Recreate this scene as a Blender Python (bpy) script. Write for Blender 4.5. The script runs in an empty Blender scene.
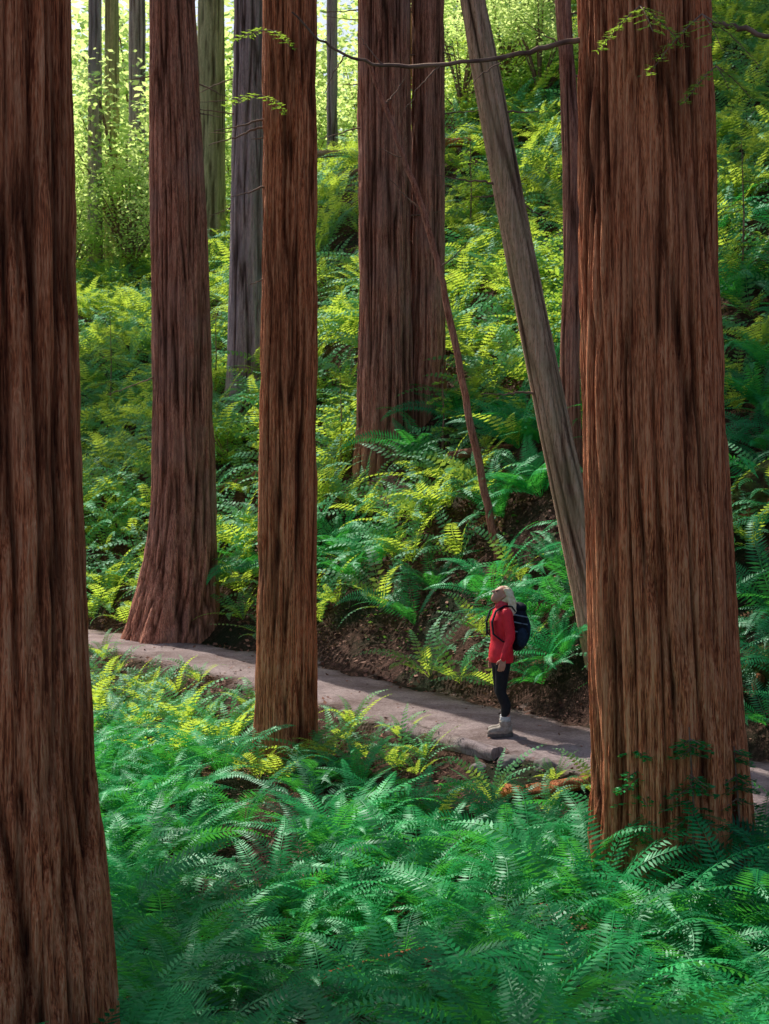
import bpy, bmesh, math, numpy as np, time
from mathutils import Vector, Matrix, Quaternion
T0=time.time()
rng=np.random.default_rng(11)
scn=bpy.context.scene; COL=scn.collection
PI=math.pi
FPX=1500.0; CAMZ=2.41
# ------------------------------------------------------------------ helpers
def vhash(ix,iy,iz,seed):
    h=(ix*374761393+iy*668265263+iz*1274126177+seed*974711)&0xffffffff
    h=((h^(h>>13))*1274126177)&0xffffffff
    h=(h^(h>>16))&0xffffffff
    return h/4294967295.0
def vnoise(x,y,z,seed=0):
    x,y,z=np.broadcast_arrays(np.asarray(x,float),np.asarray(y,float),np.asarray(z,float))
    ix=np.floor(x).astype(np.int64);iy=np.floor(y).astype(np.int64);iz=np.floor(z).astype(np.int64)
    fx=x-ix;fy=y-iy;fz=z-iz
    fx=fx*fx*(3-2*fx);fy=fy*fy*(3-2*fy);fz=fz*fz*(3-2*fz)
    def g(a,b,c): return vhash(ix+a,iy+b,iz+c,seed)
    x00=g(0,0,0)*(1-fx)+g(1,0,0)*fx; x10=g(0,1,0)*(1-fx)+g(1,1,0)*fx
    x01=g(0,0,1)*(1-fx)+g(1,0,1)*fx; x11=g(0,1,1)*(1-fx)+g(1,1,1)*fx
    return (x00*(1-fy)+x10*fy)*(1-fz)+(x01*(1-fy)+x11*fy)*fz
def fbm(x,y,z=0.0,oct=4,seed=0):
    s=0;a=.5;f=1.0
    for i in range(oct):
        s=s+a*vnoise(x*f,y*f,z*f,seed+i*17); a*=.5; f*=2.03
    return s
def ss(t): t=np.clip(t,0,1); return t*t*(3-2*t)
def npmesh(name,V,F,smooth=False,attrs=None):
    V=np.asarray(V,np.float32); F=np.asarray(F,np.int32); k=F.shape[1]
    me=bpy.data.meshes.new(name)
    me.vertices.add(len(V)); me.vertices.foreach_set('co',V.ravel())
    me.loops.add(F.size); me.loops.foreach_set('vertex_index',F.ravel())
    me.polygons.add(len(F)); me.polygons.foreach_set('loop_start',np.arange(0,F.size,k,dtype=np.int32))
    me.update(calc_edges=True)
    me.polygons.foreach_set('use_smooth',np.full(len(F),smooth))
    if attrs:
        for a,v in attrs.items():
            at=me.attributes.new(a,'FLOAT','POINT'); at.data.foreach_set('value',np.asarray(v,np.float32))
    me.validate(); me.update()
    return me
def link(name,me,mat=None,parent=None):
    o=bpy.data.objects.new(name,me); COL.objects.link(o)
    if mat and not me.materials: me.materials.append(mat)
    if parent: o.parent=parent
    return o
def tag(o,label=None,cat=None,group=None,kind=None):
    if label:o['label']=label
    if cat:o['category']=cat
    if group:o['group']=group
    if kind:o['kind']=kind
    return o
def empty(name,loc,label,cat,group=None,rz=0):
    o=bpy.data.objects.new(name,None); COL.objects.link(o); o.location=loc; o.rotation_euler=(0,0,rz)
    o.empty_display_size=.2
    return tag(o,label,cat,group)
def dup(root,loc,rz,sc,label,group=None):
    r=root.copy(); COL.objects.link(r); r.location=loc; r.rotation_euler=(0,0,rz); r.scale=sc
    r['label']=label
    if group: r['group']=group
    elif 'group' in r: del r['group']
    for ch in list(root.children):
        c=ch.copy(); COL.objects.link(c); c.parent=r
    return r
class Q:   # quad collector
    def __init__(s): s.V=[];s.F=[];s.n=0
    def add(s,V,F):
        s.V.append(np.asarray(V,float)); s.F.append(np.asarray(F,int)+s.n); s.n+=len(V)
    def kites(s,P,D,N,L,W):
        P=np.atleast_2d(P);D=D/np.linalg.norm(D,axis=1)[:,None]
        S=np.cross(D,N); S=S/(np.linalg.norm(S,axis=1)[:,None]+1e-9)
        L=np.asarray(L).reshape(-1,1)*np.ones((len(P),1)); W=np.asarray(W).reshape(-1,1)*np.ones((len(P),1))
        M=P+D*L*.38
        V=np.stack([P,M+S*W/2,P+D*L,M-S*W/2],1).reshape(-1,3)
        s.add(V,np.arange(len(V)).reshape(-1,4))
    def tube(s,pts,rad,n=6,wob=0.0,seed=0):
        pts=np.asarray(pts,float); m=len(pts); rad=np.asarray(rad,float)*np.ones(m)
        T=np.gradient(pts,axis=0); T/=np.linalg.norm(T,axis=1)[:,None]+1e-9
        ref=np.array([0,0,1.0]) if abs(T[:,2]).mean()<.8 else np.array([1.0,0,0])
        A=np.cross(T,ref); A/=np.linalg.norm(A,axis=1)[:,None]+1e-9
        B=np.cross(T,A)
        th=np.arange(n)*2*PI/n
        R=rad[:,None]*np.ones((m,n))
        if wob: R=R*(1+wob*(vnoise(np.cos(th)[None]*2+7,np.sin(th)[None]*2,np.arange(m)[:,None]*.35,seed)-.5)*2)
        V=pts[:,None]+R[...,None]*(np.cos(th)[None,:,None]*A[:,None]+np.sin(th)[None,:,None]*B[:,None])
        V=V.reshape(-1,3); i=np.arange(m-1)[:,None]*n; j=np.arange(n)[None]; k=(j+1)%n
        F=np.stack([i+j,i+k,i+n+k,i+n+j],-1).reshape(-1,4)
        s.add(V,F)
        if n%2==0:
            for e,off in ((0,0),(m-1,(m-1)*n)):
                ring=V[off:off+n]
                s.add(np.vstack([ring,[pts[e]]]),[[q,(q+1)%n,(q+2)%n,n] for q in range(0,n,2)])
    def mesh(s,name,smooth=False,attrs=None):
        return npmesh(name,np.vstack(s.V),np.vstack([f for f in s.F if len(f)]),smooth,attrs)
# ------------------------------------------------------------------ materials
def newmat(name):
    m=bpy.data.materials.new(name); m.use_nodes=True; nt=m.node_tree; nt.nodes.clear()
    return m,nt,nt.nodes,nt.links
def ramp(N,stops):
    r=N.new('ShaderNodeValToRGB'); e=r.color_ramp.elements
    while len(e)<len(stops): e.new(.5)
    for i,(p,c) in enumerate(stops): e[i].position=p; e[i].color=(*c,1)
    return r
def noise(N,L,vec,scale,detail=4,rough=.55,dist=0):
    n=N.new('ShaderNodeTexNoise'); n.inputs['Scale'].default_value=scale; n.inputs['Detail'].default_value=detail
    n.inputs['Roughness'].default_value=rough; n.inputs['Distortion'].default_value=dist
    L.new(vec,n.inputs['Vector']); return n
def mix(N,L,a,b,f,mode='MIX'):
    m=N.new('ShaderNodeMix'); m.data_type='RGBA'; m.blend_type=mode
    for sock,v in ((m.inputs[0],f),(m.inputs[6],a),(m.inputs[7],b)):
        if hasattr(v,'is_output'): L.new(v,sock)
        elif isinstance(v,(int,float)): sock.default_value=v
        else: sock.default_value=(*v,1)
    return m.outputs[2]
def bark(name,dark,mid,light,patch=(.2,.2,.2),pf=.15,moss=0.0,mosscol=(.12,.18,.05)):
    m,nt,N,L=newmat(name)
    tc=N.new('ShaderNodeTexCoord'); mp=N.new('ShaderNodeMapping'); mp.inputs['Scale'].default_value=(46,46,1.1)
    L.new(tc.outputs['Object'],mp.inputs[0])
    fib=noise(N,L,mp.outputs[0],1.0,4,.8,.1)
    mp2=N.new('ShaderNodeMapping'); mp2.inputs['Scale'].default_value=(140,140,8); L.new(tc.outputs['Object'],mp2.inputs[0])
    fine=noise(N,L,mp2.outputs[0],1.0,2,.8)
    ad=N.new('ShaderNodeMath'); ad.operation='MULTIPLY_ADD'; L.new(fine.outputs[0],ad.inputs[0]); ad.inputs[1].default_value=.7; L.new(fib.outputs[0],ad.inputs[2])
    r=ramp(N,[(.70,dark),(.82,mid),(.98,light)]); L.new(ad.outputs[0],r.inputs[0])
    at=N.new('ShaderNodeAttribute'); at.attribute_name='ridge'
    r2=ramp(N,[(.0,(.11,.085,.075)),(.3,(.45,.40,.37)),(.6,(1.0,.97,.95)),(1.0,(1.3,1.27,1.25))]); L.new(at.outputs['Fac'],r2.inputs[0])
    big=noise(N,L,tc.outputs['Object'],1.1,2,.6)
    rb=ramp(N,[(.45,(0,0,0)),(.7,(1,1,1))]); L.new(big.outputs[0],rb.inputs[0])
    mm=N.new('ShaderNodeMath'); mm.operation='MULTIPLY'; L.new(rb.outputs[0],mm.inputs[0]); mm.inputs[1].default_value=pf
    c=mix(N,L,r.outputs[0],patch,mm.outputs[0])
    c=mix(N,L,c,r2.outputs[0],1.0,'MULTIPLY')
    if moss>0:
        bm=noise(N,L,tc.outputs['Object'],2.3,3,.65); rm=ramp(N,[(.5,(0,0,0)),(.62,(1,1,1))]); L.new(bm.outputs[0],rm.inputs[0])
        m3=N.new('ShaderNodeMath'); m3.operation='MULTIPLY'; L.new(rm.outputs[0],m3.inputs[0]); m3.inputs[1].default_value=moss
        c=mix(N,L,c,mosscol,m3.outputs[0])
    b=N.new('ShaderNodeBsdfPrincipled'); L.new(c,b.inputs['Base Color']); b.inputs['Roughness'].default_value=.85
    b.inputs['Specular IOR Level'].default_value=.2
    bp=N.new('ShaderNodeBump'); bp.inputs['Strength'].default_value=1.0; bp.inputs['Distance'].default_value=.035; L.new(ad.outputs[0],bp.inputs['Height'])
    L.new(bp.outputs[0],b.inputs['Normal'])
    o=N.new('ShaderNodeOutputMaterial'); L.new(b.outputs[0],o.inputs[0]); return m
def leaf(name,c1,c2,tr,tf=.45,rough=.4,gl=.07,scale=.7):
    m,nt,N,L=newmat(name)
    g=N.new('ShaderNodeNewGeometry'); oi=N.new('ShaderNodeObjectInfo')
    n=noise(N,L,g.outputs['Position'],scale,1,.6)
    a=N.new('ShaderNodeAttribute'); a.attribute_name='tint'
    s=N.new('ShaderNodeMath'); s.operation='ADD'; L.new(n.outputs[0],s.inputs[0]); 
    q=N.new('ShaderNodeMath'); q.operation='MULTIPLY_ADD'; L.new(oi.outputs['Random'],q.inputs[0]); q.inputs[1].default_value=.35; L.new(a.outputs['Fac'],q.inputs[2])
    L.new(q.outputs[0],s.inputs[1])
    r=ramp(N,[(.0,c1),(1.0,c2)]); 
    mr=N.new('ShaderNodeMapRange'); mr.inputs[1].default_value=.38; mr.inputs[2].default_value=1.0; L.new(s.outputs[0],mr.inputs[0]); L.new(mr.outputs[0],r.inputs[0])
    b=N.new('ShaderNodeBsdfDiffuse'); L.new(r.outputs[0],b.inputs[0])
    t=N.new('ShaderNodeBsdfTranslucent'); t.inputs[0].default_value=(*tr,1)
    x=N.new('ShaderNodeMixShader'); x.inputs[0].default_value=tf; L.new(b.outputs[0],x.inputs[1]); L.new(t.outputs[0],x.inputs[2])
    gg=N.new('ShaderNodeBsdfGlossy'); gg.inputs[0].default_value=(.75,1,.9,1); gg.inputs['Roughness'].default_value=rough
    x2=N.new('ShaderNodeMixShader'); x2.inputs[0].default_value=gl; L.new(x.outputs[0],x2.inputs[1]); L.new(gg.outputs[0],x2.inputs[2])
    o=N.new('ShaderNodeOutputMaterial'); L.new(x2.outputs[0],o.inputs[0]); return m
def plain(name,c,rough=.7,c2=None,sc=30,bump=.2,spec=.3):
    m,nt,N,L=newmat(name); tc=N.new('ShaderNodeTexCoord'); n=noise(N,L,tc.outputs['Object'],sc,3,.6)
    c2=c2 or tuple(v*.6 for v in c); r=ramp(N,[(.35,c2),(.65,c)]); L.new(n.outputs[0],r.inputs[0])
    b=N.new('ShaderNodeBsdfPrincipled'); L.new(r.outputs[0],b.inputs['Base Color']); b.inputs['Roughness'].default_value=rough; b.inputs['Specular IOR Level'].default_value=spec
    bp=N.new('ShaderNodeBump'); bp.inputs['Strength'].default_value=bump; bp.inputs['Distance'].default_value=.01; L.new(n.outputs[0],bp.inputs['Height']); L.new(bp.outputs[0],b.inputs['Normal'])
    o=N.new('ShaderNodeOutputMaterial'); L.new(b.outputs[0],o.inputs[0]); return m
M={}
M['red']=bark('redwood_bark',(.20,.042,.018),(.72,.20,.078),(1.0,.44,.23),(.62,.26,.14),.35)
M['cool']=bark('redwood_bark_cool',(.18,.06,.042),(.54,.20,.13),(.78,.39,.28),(.44,.27,.24),.5)
M['grey']=bark('grey_bark',(.36,.19,.12),(.78,.47,.31),(.92,.66,.47),(.70,.48,.32),.5,.2,mosscol=(.42,.38,.16))
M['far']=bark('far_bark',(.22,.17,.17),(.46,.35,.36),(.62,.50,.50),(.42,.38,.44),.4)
M['olive']=bark('mossy_far_bark',(.30,.26,.12),(.58,.50,.24),(.76,.68,.36),(.50,.48,.22),.5)
M['fern']=leaf('fern_frond',(.002,.085,.038),(.035,.50,.13),(.12,.68,.08),.32,.45,.035)
M['fernfar']=leaf('fern_frond_hillside',(.002,.075,.04),(.035,.33,.12),(.78,1.0,.10),.46,.5,.035)
M['crown']=leaf('redwood_needles',(.01,.08,.03),(.05,.15,.04),(.2,.42,.05),.35,.6,.02)
M['maple']=leaf('backlit_leaves',(.10,.30,.08),(.30,.55,.16),(.84,1.0,.36),.68,.5,.03)
M['shrub']=leaf('shrub_leaves',(.003,.09,.045),(.04,.30,.10),(.65,.95,.10),.45,.45,.03)
M['cover']=leaf('ground_cover_leaves',(.005,.06,.025),(.03,.17,.04),(.3,.6,.08),.35,.5,.02,1.5)
M['dead']=plain('dead_frond',(.36,.16,.08),.8,(.16,.07,.035))
M['litter']=plain('fallen_leaves',(.36,.17,.12),.8,(.12,.055,.04),3)
M['twig']=plain('dead_wood',(.34,.21,.15),.85,(.16,.09,.07),8,.5)
M['rock']=plain('grey_rock',(.30,.26,.25),.85,(.10,.085,.08),6,.8)
M['moss']=plain('moss',(.09,.13,.04),.95,(.06,.035,.02),9,1.0,.05)
m,nt,N,L=newmat('forest_soil'); g=N.new('ShaderNodeNewGeometry')
n1=noise(N,L,g.outputs['Position'],.8,3,.6); n2=noise(N,L,g.outputs['Position'],16,5,.8)
r=ramp(N,[(.3,(.018,.011,.009)),(.5,(.075,.04,.03)),(.68,(.24,.13,.105))]); L.new(n2.outputs[0],r.inputs[0])
rm=ramp(N,[(.48,(0,0,0)),(.62,(.8,.8,.8))]); L.new(n1.outputs[0],rm.inputs[0])
c=mix(N,L,r.outputs[0],(.012,.028,.012),rm.outputs[0])
b=N.new('ShaderNodeBsdfPrincipled'); L.new(c,b.inputs['Base Color']); b.inputs['Roughness'].default_value=.95; b.inputs['Specular IOR Level'].default_value=.1
bp=N.new('ShaderNodeBump'); bp.inputs['Strength'].default_value=1; bp.inputs['Distance'].default_value=.06; L.new(n2.outputs[0],bp.inputs['Height']); L.new(bp.outputs[0],b.inputs['Normal'])
o=N.new('ShaderNodeOutputMaterial'); L.new(b.outputs[0],o.inputs[0]); M['soil']=m
m,nt,N,L=newmat('trail_dirt'); g=N.new('ShaderNodeNewGeometry')
n1=noise(N,L,g.outputs['Position'],1.3,3,.6); n2=noise(N,L,g.outputs['Position'],24,6,.9)
r=ramp(N,[(.3,(.22,.155,.15)),(.52,(.56,.45,.45)),(.75,(.86,.77,.77))]); L.new(n2.outputs[0],r.inputs[0])
r1=ramp(N,[(.35,(.6,.53,.51)),(.65,(1.1,1.06,1.07))]); L.new(n1.outputs[0],r1.inputs[0])
c=mix(N,L,r.outputs[0],r1.outputs[0],1.0,'MULTIPLY')
at=N.new('ShaderNodeAttribute'); at.attribute_name='edge'; ne=noise(N,L,g.outputs['Position'],5,4,.7)
ea=N.new('ShaderNodeMath'); ea.operation='ADD'; L.new(at.outputs['Fac'],ea.inputs[0]); L.new(ne.outputs[0],ea.inputs[1])
me_=N.new('ShaderNodeMapRange'); me_.inputs[1].default_value=.92; me_.inputs[2].default_value=1.3; L.new(ea.outputs[0],me_.inputs[0])
c=mix(N,L,c,(.12,.07,.055),me_.outputs[0])
b=N.new('ShaderNodeBsdfPrincipled'); L.new(c,b.inputs['Base Color']); b.inputs['Roughness'].default_value=.9; b.inputs['Specular IOR Level'].default_value=.2
bp=N.new('ShaderNodeBump'); bp.inputs['Strength'].default_value=1; bp.inputs['Distance'].default_value=.06; L.new(n2.outputs[0],bp.inputs['Height']); L.new(bp.outputs[0],b.inputs['Normal'])
o=N.new('ShaderNodeOutputMaterial'); L.new(b.outputs[0],o.inputs[0]); M['trail']=m
# ------------------------------------------------------------------ terrain
TP=np.array([(30,-14),(16,-3),(9.2,5.2),(5.8,9.9),(3.6,13.2),(1.5,16.2),(-.45,19.2),(-2.6,22.5),(-5.1,25.4),(-8.5,27.6),(-14,29.5),(-26,31.5),(-60,34)],float)
def catmull(P,k=8):
    out=[]
    Pp=np.vstack([2*P[0]-P[1],P,2*P[-1]-P[-2]])
    for i in range(1,len(Pp)-2):
        a,b_,c_,d=Pp[i-1:i+3]
        for t in np.arange(k)/k:
            out.append(.5*((2*b_)+(-a+c_)*t+(2*a-5*b_+4*c_-d)*t*t+(-a+3*b_-3*c_+d)*t**3))
    out.append(P[-1]); return np.array(out)
TC=catmull(TP)
def trail_d(x,y):
    x=np.asarray(x,float);y=np.asarray(y,float)
    best=np.full(np.broadcast(x,y).shape,1e18); sg=np.ones_like(best)
    for i in range(len(TC)-1):
        a=TC[i];b_=TC[i+1];dx,dy=b_-a;l2=dx*dx+dy*dy
        t=np.clip(((x-a[0])*dx+(y-a[1])*dy)/l2,0,1)
        ex=x-a[0]-t*dx;ey=y-a[1]-t*dy;d2=ex*ex+ey*ey
        cr=dx*(y-a[1])-dy*(x-a[0])
        m_=d2<best
        best=np.where(m_,d2,best); sg=np.where(m_,np.sign(cr),sg)
    return -sg*np.sqrt(best)
HW=.98
def terr(x,y,detail=True):
    x=np.asarray(x,float);y=np.asarray(y,float)
    d=trail_d(x,y)
    tz=.03*(np.clip(y,8,30)-16)
    e=np.clip(d-HW,0,None)
    sl=.5+.32*ss((x+8)/10)
    up=.3*(1-np.exp(-e/.5))+sl*e*(.75+.25*ss(e/2.5))
    zm=np.interp(x,[-40,-12,-6,0,4,9,20,60],[8.5,9.2,10.2,12.8,16,22,28,36])+.06*np.clip(e-15,0,20)
    k=.9
    up=-k*np.logaddexp(-up/k,-zm/k)+k*np.logaddexp(0*up,-zm/k)
    f=np.clip(-d-HW,0,None)
    dn=-.58*(1-np.exp(-f/.8))-.02*np.minimum(f,12)
    dn=dn+ss((11-y)/11)*1.6*ss(f/3)
    dn=dn+.42*np.exp(-((x-2.15)**2+(y-10.6)**2)/1.6)
    z=tz+np.where(d>0,up,dn)
    msk=ss((np.abs(d)-HW)/.9)
    z=z+msk*(fbm(x*.45,y*.45,0,3,5)-.44)*np.where(d>0,1.3,.4)
    if detail: z=z+msk*(fbm(x*2.6,y*2.6,0,3,9)-.44)*.22
    z=z+(fbm(x*5,y*5,0,2,3)-.37)*.03
    return z
def tz1(x,y): return float(terr(np.array([x]),np.array([y]))[0])
def seg(a,b,s): return np.arange(a,b,s)
xs=np.concatenate([[-400,-250,-150,-90,-60,-42,-32,-26,-22,-19,-17,-15,-13.5],seg(-12.5,-7,.3),seg(-7,8,.125),seg(8,16,.3),[17,19,22,26,32,42,60,90,150,250,400]])
ys=np.concatenate([[-300,-150,-80,-40,-20,-12,-8,-5,-3,-1.5],seg(0,34,.14),seg(34,60,.35),[61,63,66,70,76,85,100,130,180,260,420]])
X,Y=np.meshgrid(xs,ys); Z=terr(X,Y)
nx=len(xs);ny=len(ys); i=np.arange(ny-1)[:,None]*nx; j=np.arange(nx-1)[None]
F=np.stack([i+j,i+j+1,i+nx+j+1,i+nx+j],-1).reshape(-1,4)
gr=link('ground',npmesh('ground',np.stack([X,Y,Z],-1).reshape(-1,3),F,True),M['soil'])
tag(gr,'brown forest soil sloping up behind the trail and down below it','forest ground',kind='structure')
TD=catmull(TC[12:90],4); T=np.gradient(TD,axis=0);T/=np.linalg.norm(T,axis=1)[:,None]; NN=np.stack([-T[:,1],T[:,0]],1)
w=np.linspace(-1,1,21); s_=np.arange(len(TD))
edl=1.0+.6*(fbm(s_*.22,s_*0,0,4,21)-.45); edr=1.0+.6*(fbm(s_*.22,s_*0+9,0,4,22)-.45)
wd=np.where(w[None]<0,edl[:,None],edr[:,None])*w[None]
PX=TD[:,None,0]+NN[:,None,0]*wd; PY=TD[:,None,1]+NN[:,None,1]*wd
PZ=terr(PX,PY)+.035-.06*np.abs(w[None])**5+.04*(fbm(PX*3,PY*3,0,3,61)-.45)
m_=len(TD);i=np.arange(m_-1)[:,None]*21;j=np.arange(20)[None]
F=np.stack([i+j,i+j+1,i+21+j+1,i+21+j],-1).reshape(-1,4)
tr=link('path',npmesh('path',np.stack([PX,PY,PZ],-1).reshape(-1,3),F,True,{'edge':(np.abs(w)[None]+0*PX).ravel()**2.2*.95}),M['trail']); tag(tr,'dusty dirt trail crossing the slope from left to right','path',kind='structure')
_y=np.arange(4,95,.1)
def hit(px,py):
    x=(px-384.5)/FPX*_y; z=CAMZ-(py-512)/FPX*_y
    g_=terr(x,_y); k=np.argmax(g_>=z)
    if not (g_>=z).any(): k=len(_y)-1
    return x[k],_y[k],float(g_[k])
def vis(x,y,mar=0.0):
    return (np.abs(x)<y*.2565+mar)
print('terrain',time.time()-T0)
# ------------------------------------------------------------------ trunks
def trunk_mesh(name,zz,cx,cy,rr,z0,nt_,seed,amp,flare,fl_h,flute,freq=9.0):
    th=np.arange(nt_)*2*PI/nt_
    h=zz-z0
    rr=rr*(1+flare*np.exp(-np.clip(h,0,None)/fl_h))
    A=th[None];Hh=zz[:,None];R=rr[:,None]
    A2=A+.06*(vnoise(Hh*.3+0*A,0,0,seed+3)-.5)+.05/R*(vnoise(np.cos(A)*R*2.2+5,np.sin(A)*R*2.2,Hh*.4,seed+4)-.5)+.014/R*(vnoise(np.cos(A)*R*6+5,np.sin(A)*R*6,Hh*1.5,seed+6)-.5)
    cxn=np.cos(A2)*R;syn=np.sin(A2)*R
    Hw=Hh+2.0*vnoise(cxn*5+3,syn*5,Hh*.2,seed+7)
    a=vnoise(cxn*freq+50,syn*freq,Hw*freq*.045,seed); b_=vnoise(cxn*freq*1.9+20,syn*freq*1.9,Hw*freq*.09,seed+1); c_=vnoise(cxn*freq*4.3,syn*freq*4.3,Hw*freq*.3,seed+2)
    f1=np.clip(1-np.abs(2*a-1)*1.7,0,1)**2.0; f2=np.clip(1-np.abs(2*b_-1)*1.5,0,1)**2.0
    v=np.clip(1-.60*f1-.42*f2+.4*(c_-.5),0,1)
    fl=1+flute*np.exp(-np.clip(h,0,None)/1.3)[:,None]*(np.cos(A*5+seed)+.6*np.cos(A*3+seed*2)+.4*np.cos(A*8+seed))+.06*(vnoise(np.cos(A)*1.2+9,np.sin(A)*1.2,Hh*.25,seed+8)-.5)
    rad=R*fl+amp*(v-.7)
    Vx=cx[:,None]+rad*np.cos(A);Vy=cy[:,None]+rad*np.sin(A);Vz=Hh+0*A
    V=np.stack([Vx,Vy,Vz],-1).reshape(-1,3)
    m_=len(zz);i=np.arange(m_-1)[:,None]*nt_;j=np.arange(nt_)[None];k=(j+1)%nt_
    F=np.stack([i+j,i+k,i+nt_+k,i+nt_+j],-1).reshape(-1,4)
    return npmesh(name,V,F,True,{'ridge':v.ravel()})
SEED=[1]
def tree(label,cat,pts,Yd,H,mat,nt_=160,dz=.06,amp=.045,flare=.25,fl_h=.5,flute=.04,base=None,group=None,name='redwood_tree',freq=9.0,ytop=None):
    SEED[0]+=13
    pts=sorted(pts,key=lambda p:-p[1])
    z=np.array([CAMZ-(p[1]-512)/FPX*Yd for p in pts]);x=np.array([(p[0]-384.5)/FPX*Yd for p in pts]);r=np.array([p[2]/FPX*Yd for p in pts])
    bx=x[0]; bz=tz1(bx,Yd); zb=bz-.5
    if z[0]>zb: z=np.r_[zb,z];x=np.r_[x[0],x];r=np.r_[r[0]*1.03,r]
    slope=(x[-1]-x[-2])/(z[-1]-z[-2]); 
    z=np.r_[z,H];x=np.r_[x,x[-1]+slope*(H-z[-2])];r=np.r_[r,r[-1]*.55]
    ztop=CAMZ+512/FPX*Yd+.6
    zz=np.concatenate([np.arange(zb,min(ztop,H),dz),np.arange(min(ztop,H),H,max(dz*5,.4)),[H]])
    def sm(v):
        k=max(3,int(.8/dz)); a=np.interp(zz,z,v); n_=int((zz<ztop).sum())
        p=np.pad(a[:n_],(k,k),mode='edge')
        c_=np.convolve(p,np.ones(2*k+1)/(2*k+1),'valid'); 
        wgt=np.clip(np.arange(n_)/k,0,1)*np.clip((n_-1-np.arange(n_))/k,0,1)
        a[:n_]=a[:n_]*(1-wgt)+c_*wgt; return a
    cx=sm(x)-bx;rr=sm(r);cy=np.zeros_like(cx)
    me=trunk_mesh('trunk',zz-bz,cx,cy,rr,0,nt_,SEED[0],amp,flare,fl_h,flute,freq)
    root=empty(name,(bx,Yd,bz),label,cat,group)
    link('trunk',me,mat,root)
    return root,(lambda zw:(float(np.interp(zw,zz,cx)),0,zw-bz)),bz
def spray_crown(seed,H,R,nb,nl,leafL=.44,leafW=.19,low=.35):
    r_=np.random.default_rng(seed); q=Q(); br=Q()
    for b_ in range(nb):
        u=r_.random(); z=u*H; az=r_.random()*2*PI
        prof=(low+(1-low)*min(1,u/.25))*(1-u)**.6+.08
        ln=R*prof*r_.uniform(.65,1.1); t=np.linspace(0,1,6)
        dirv=np.array([math.cos(az),math.sin(az),0])
        pts=dirv[None]*(t*ln)[:,None]; pts[:,2]=z+.15*ln*t-.35*ln*t**2
        br.tube(pts,np.linspace(.045,.008,6)*(.5+ln/R),4)
        n_=int(nl*(.3+ln/R)); tt=r_.uniform(.12,1.05,n_); P=np.stack([np.interp(tt,t,pts[:,k]) for k in range(3)],1)
        side=np.cross(dirv,[0,0,1]); lat=r_.normal(0,.2,n_)*(1.15-tt)*ln*.8
        P+=side[None]*lat[:,None]; P[:,2]+=r_.normal(-.05,.1,n_)-np.abs(lat)*.25
        D=dirv[None]*.7+side[None]*(np.sign(lat)*.8)[:,None]+r_.normal(0,.3,(n_,3)); D[:,2]-=.3
        N_=r_.normal(0,.35,(n_,3))+[0,0,1]
        q.kites(P,D,N_,r_.uniform(.6,1.3,n_)*leafL,r_.uniform(.6,1.2,n_)*leafW)
    return q.mesh('crown'),br.mesh('limbs')
CR=[spray_crown(s,13,3.6,72,46) for s in (1,2,3)]
for a,b_ in CR: a.materials.append(M['crown']); b_.materials.append(M['twig'])
def add_crown(root,at,k,sc=1.0,zs=1.0,rz=0):  # crowns above the view, placed and sized for the shade they cast
    o=link('crown',CR[k][0],None,root); o.location=at; o.scale=(sc,sc,zs); o.rotation_euler=(0,0,rz)
    o2=link('limbs',CR[k][1],None,root); o2.location=at; o2.scale=(sc,sc,zs); o2.rotation_euler=(0,0,rz)
def limb(root,name,pts,r0,r1,mat,foliage=None,seed=0,wob=.15):
    q=Q(); pts=np.asarray(pts,float); t=np.linspace(0,1,len(pts)); tt=np.linspace(0,1,len(pts)*5)
    P=np.stack([np.interp(tt,t,pts[:,k]) for k in range(3)],1)
    kk=np.ones(5)/5
    for k in range(3): 
        c_=np.convolve(P[:,k],kk,'valid'); P[2:-2,k]=c_
    P[1:-1]+=np.random.default_rng(seed).normal(0,.006,P[1:-1].shape)
    q.tube(P,np.linspace(r0,r1,len(P)),8,wob,seed)
    me=q.mesh(name,True); at=me.attributes.new('ridge','FLOAT','POINT'); at.data.foreach_set('value',np.random.default_rng(seed).uniform(.45,.95,len(me.vertices)).astype(np.float32))
    o=link(name,me,mat,root); return o,P
def pw(px,py,Yd): return np.array([(px-384.5)/FPX*Yd,Yd,CAMZ-(py-512)/FPX*Yd])
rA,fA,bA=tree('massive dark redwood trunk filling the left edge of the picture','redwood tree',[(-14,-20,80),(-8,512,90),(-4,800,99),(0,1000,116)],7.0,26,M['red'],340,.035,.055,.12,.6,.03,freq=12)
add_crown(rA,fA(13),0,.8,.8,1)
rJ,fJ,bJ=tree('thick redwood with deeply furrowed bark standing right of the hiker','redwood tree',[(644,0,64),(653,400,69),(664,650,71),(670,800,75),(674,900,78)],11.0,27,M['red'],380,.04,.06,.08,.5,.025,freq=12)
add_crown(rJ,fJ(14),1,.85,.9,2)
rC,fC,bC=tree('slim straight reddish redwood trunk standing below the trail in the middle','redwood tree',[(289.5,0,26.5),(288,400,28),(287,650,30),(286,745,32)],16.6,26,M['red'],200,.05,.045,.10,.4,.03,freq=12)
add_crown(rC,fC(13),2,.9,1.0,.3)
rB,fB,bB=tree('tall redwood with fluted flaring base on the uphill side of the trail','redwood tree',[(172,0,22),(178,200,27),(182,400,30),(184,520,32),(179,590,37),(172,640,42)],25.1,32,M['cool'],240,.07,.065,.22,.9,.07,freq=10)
add_crown(rB,fB(18.5),0,1.0,1.0,2.2)
xE,yE,zE=hit(385,458)
rE,fE,bE=tree('broad brown redwood on the slope, left one of the touching pair','redwood tree',[(384,0,26),(385,300,26),(385,452,28)],yE,32,M['cool'],220,.08,.065,.10,.5,.04,freq=10)
add_crown(rE,fE(18),1,1.0,1.0,.7)
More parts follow.
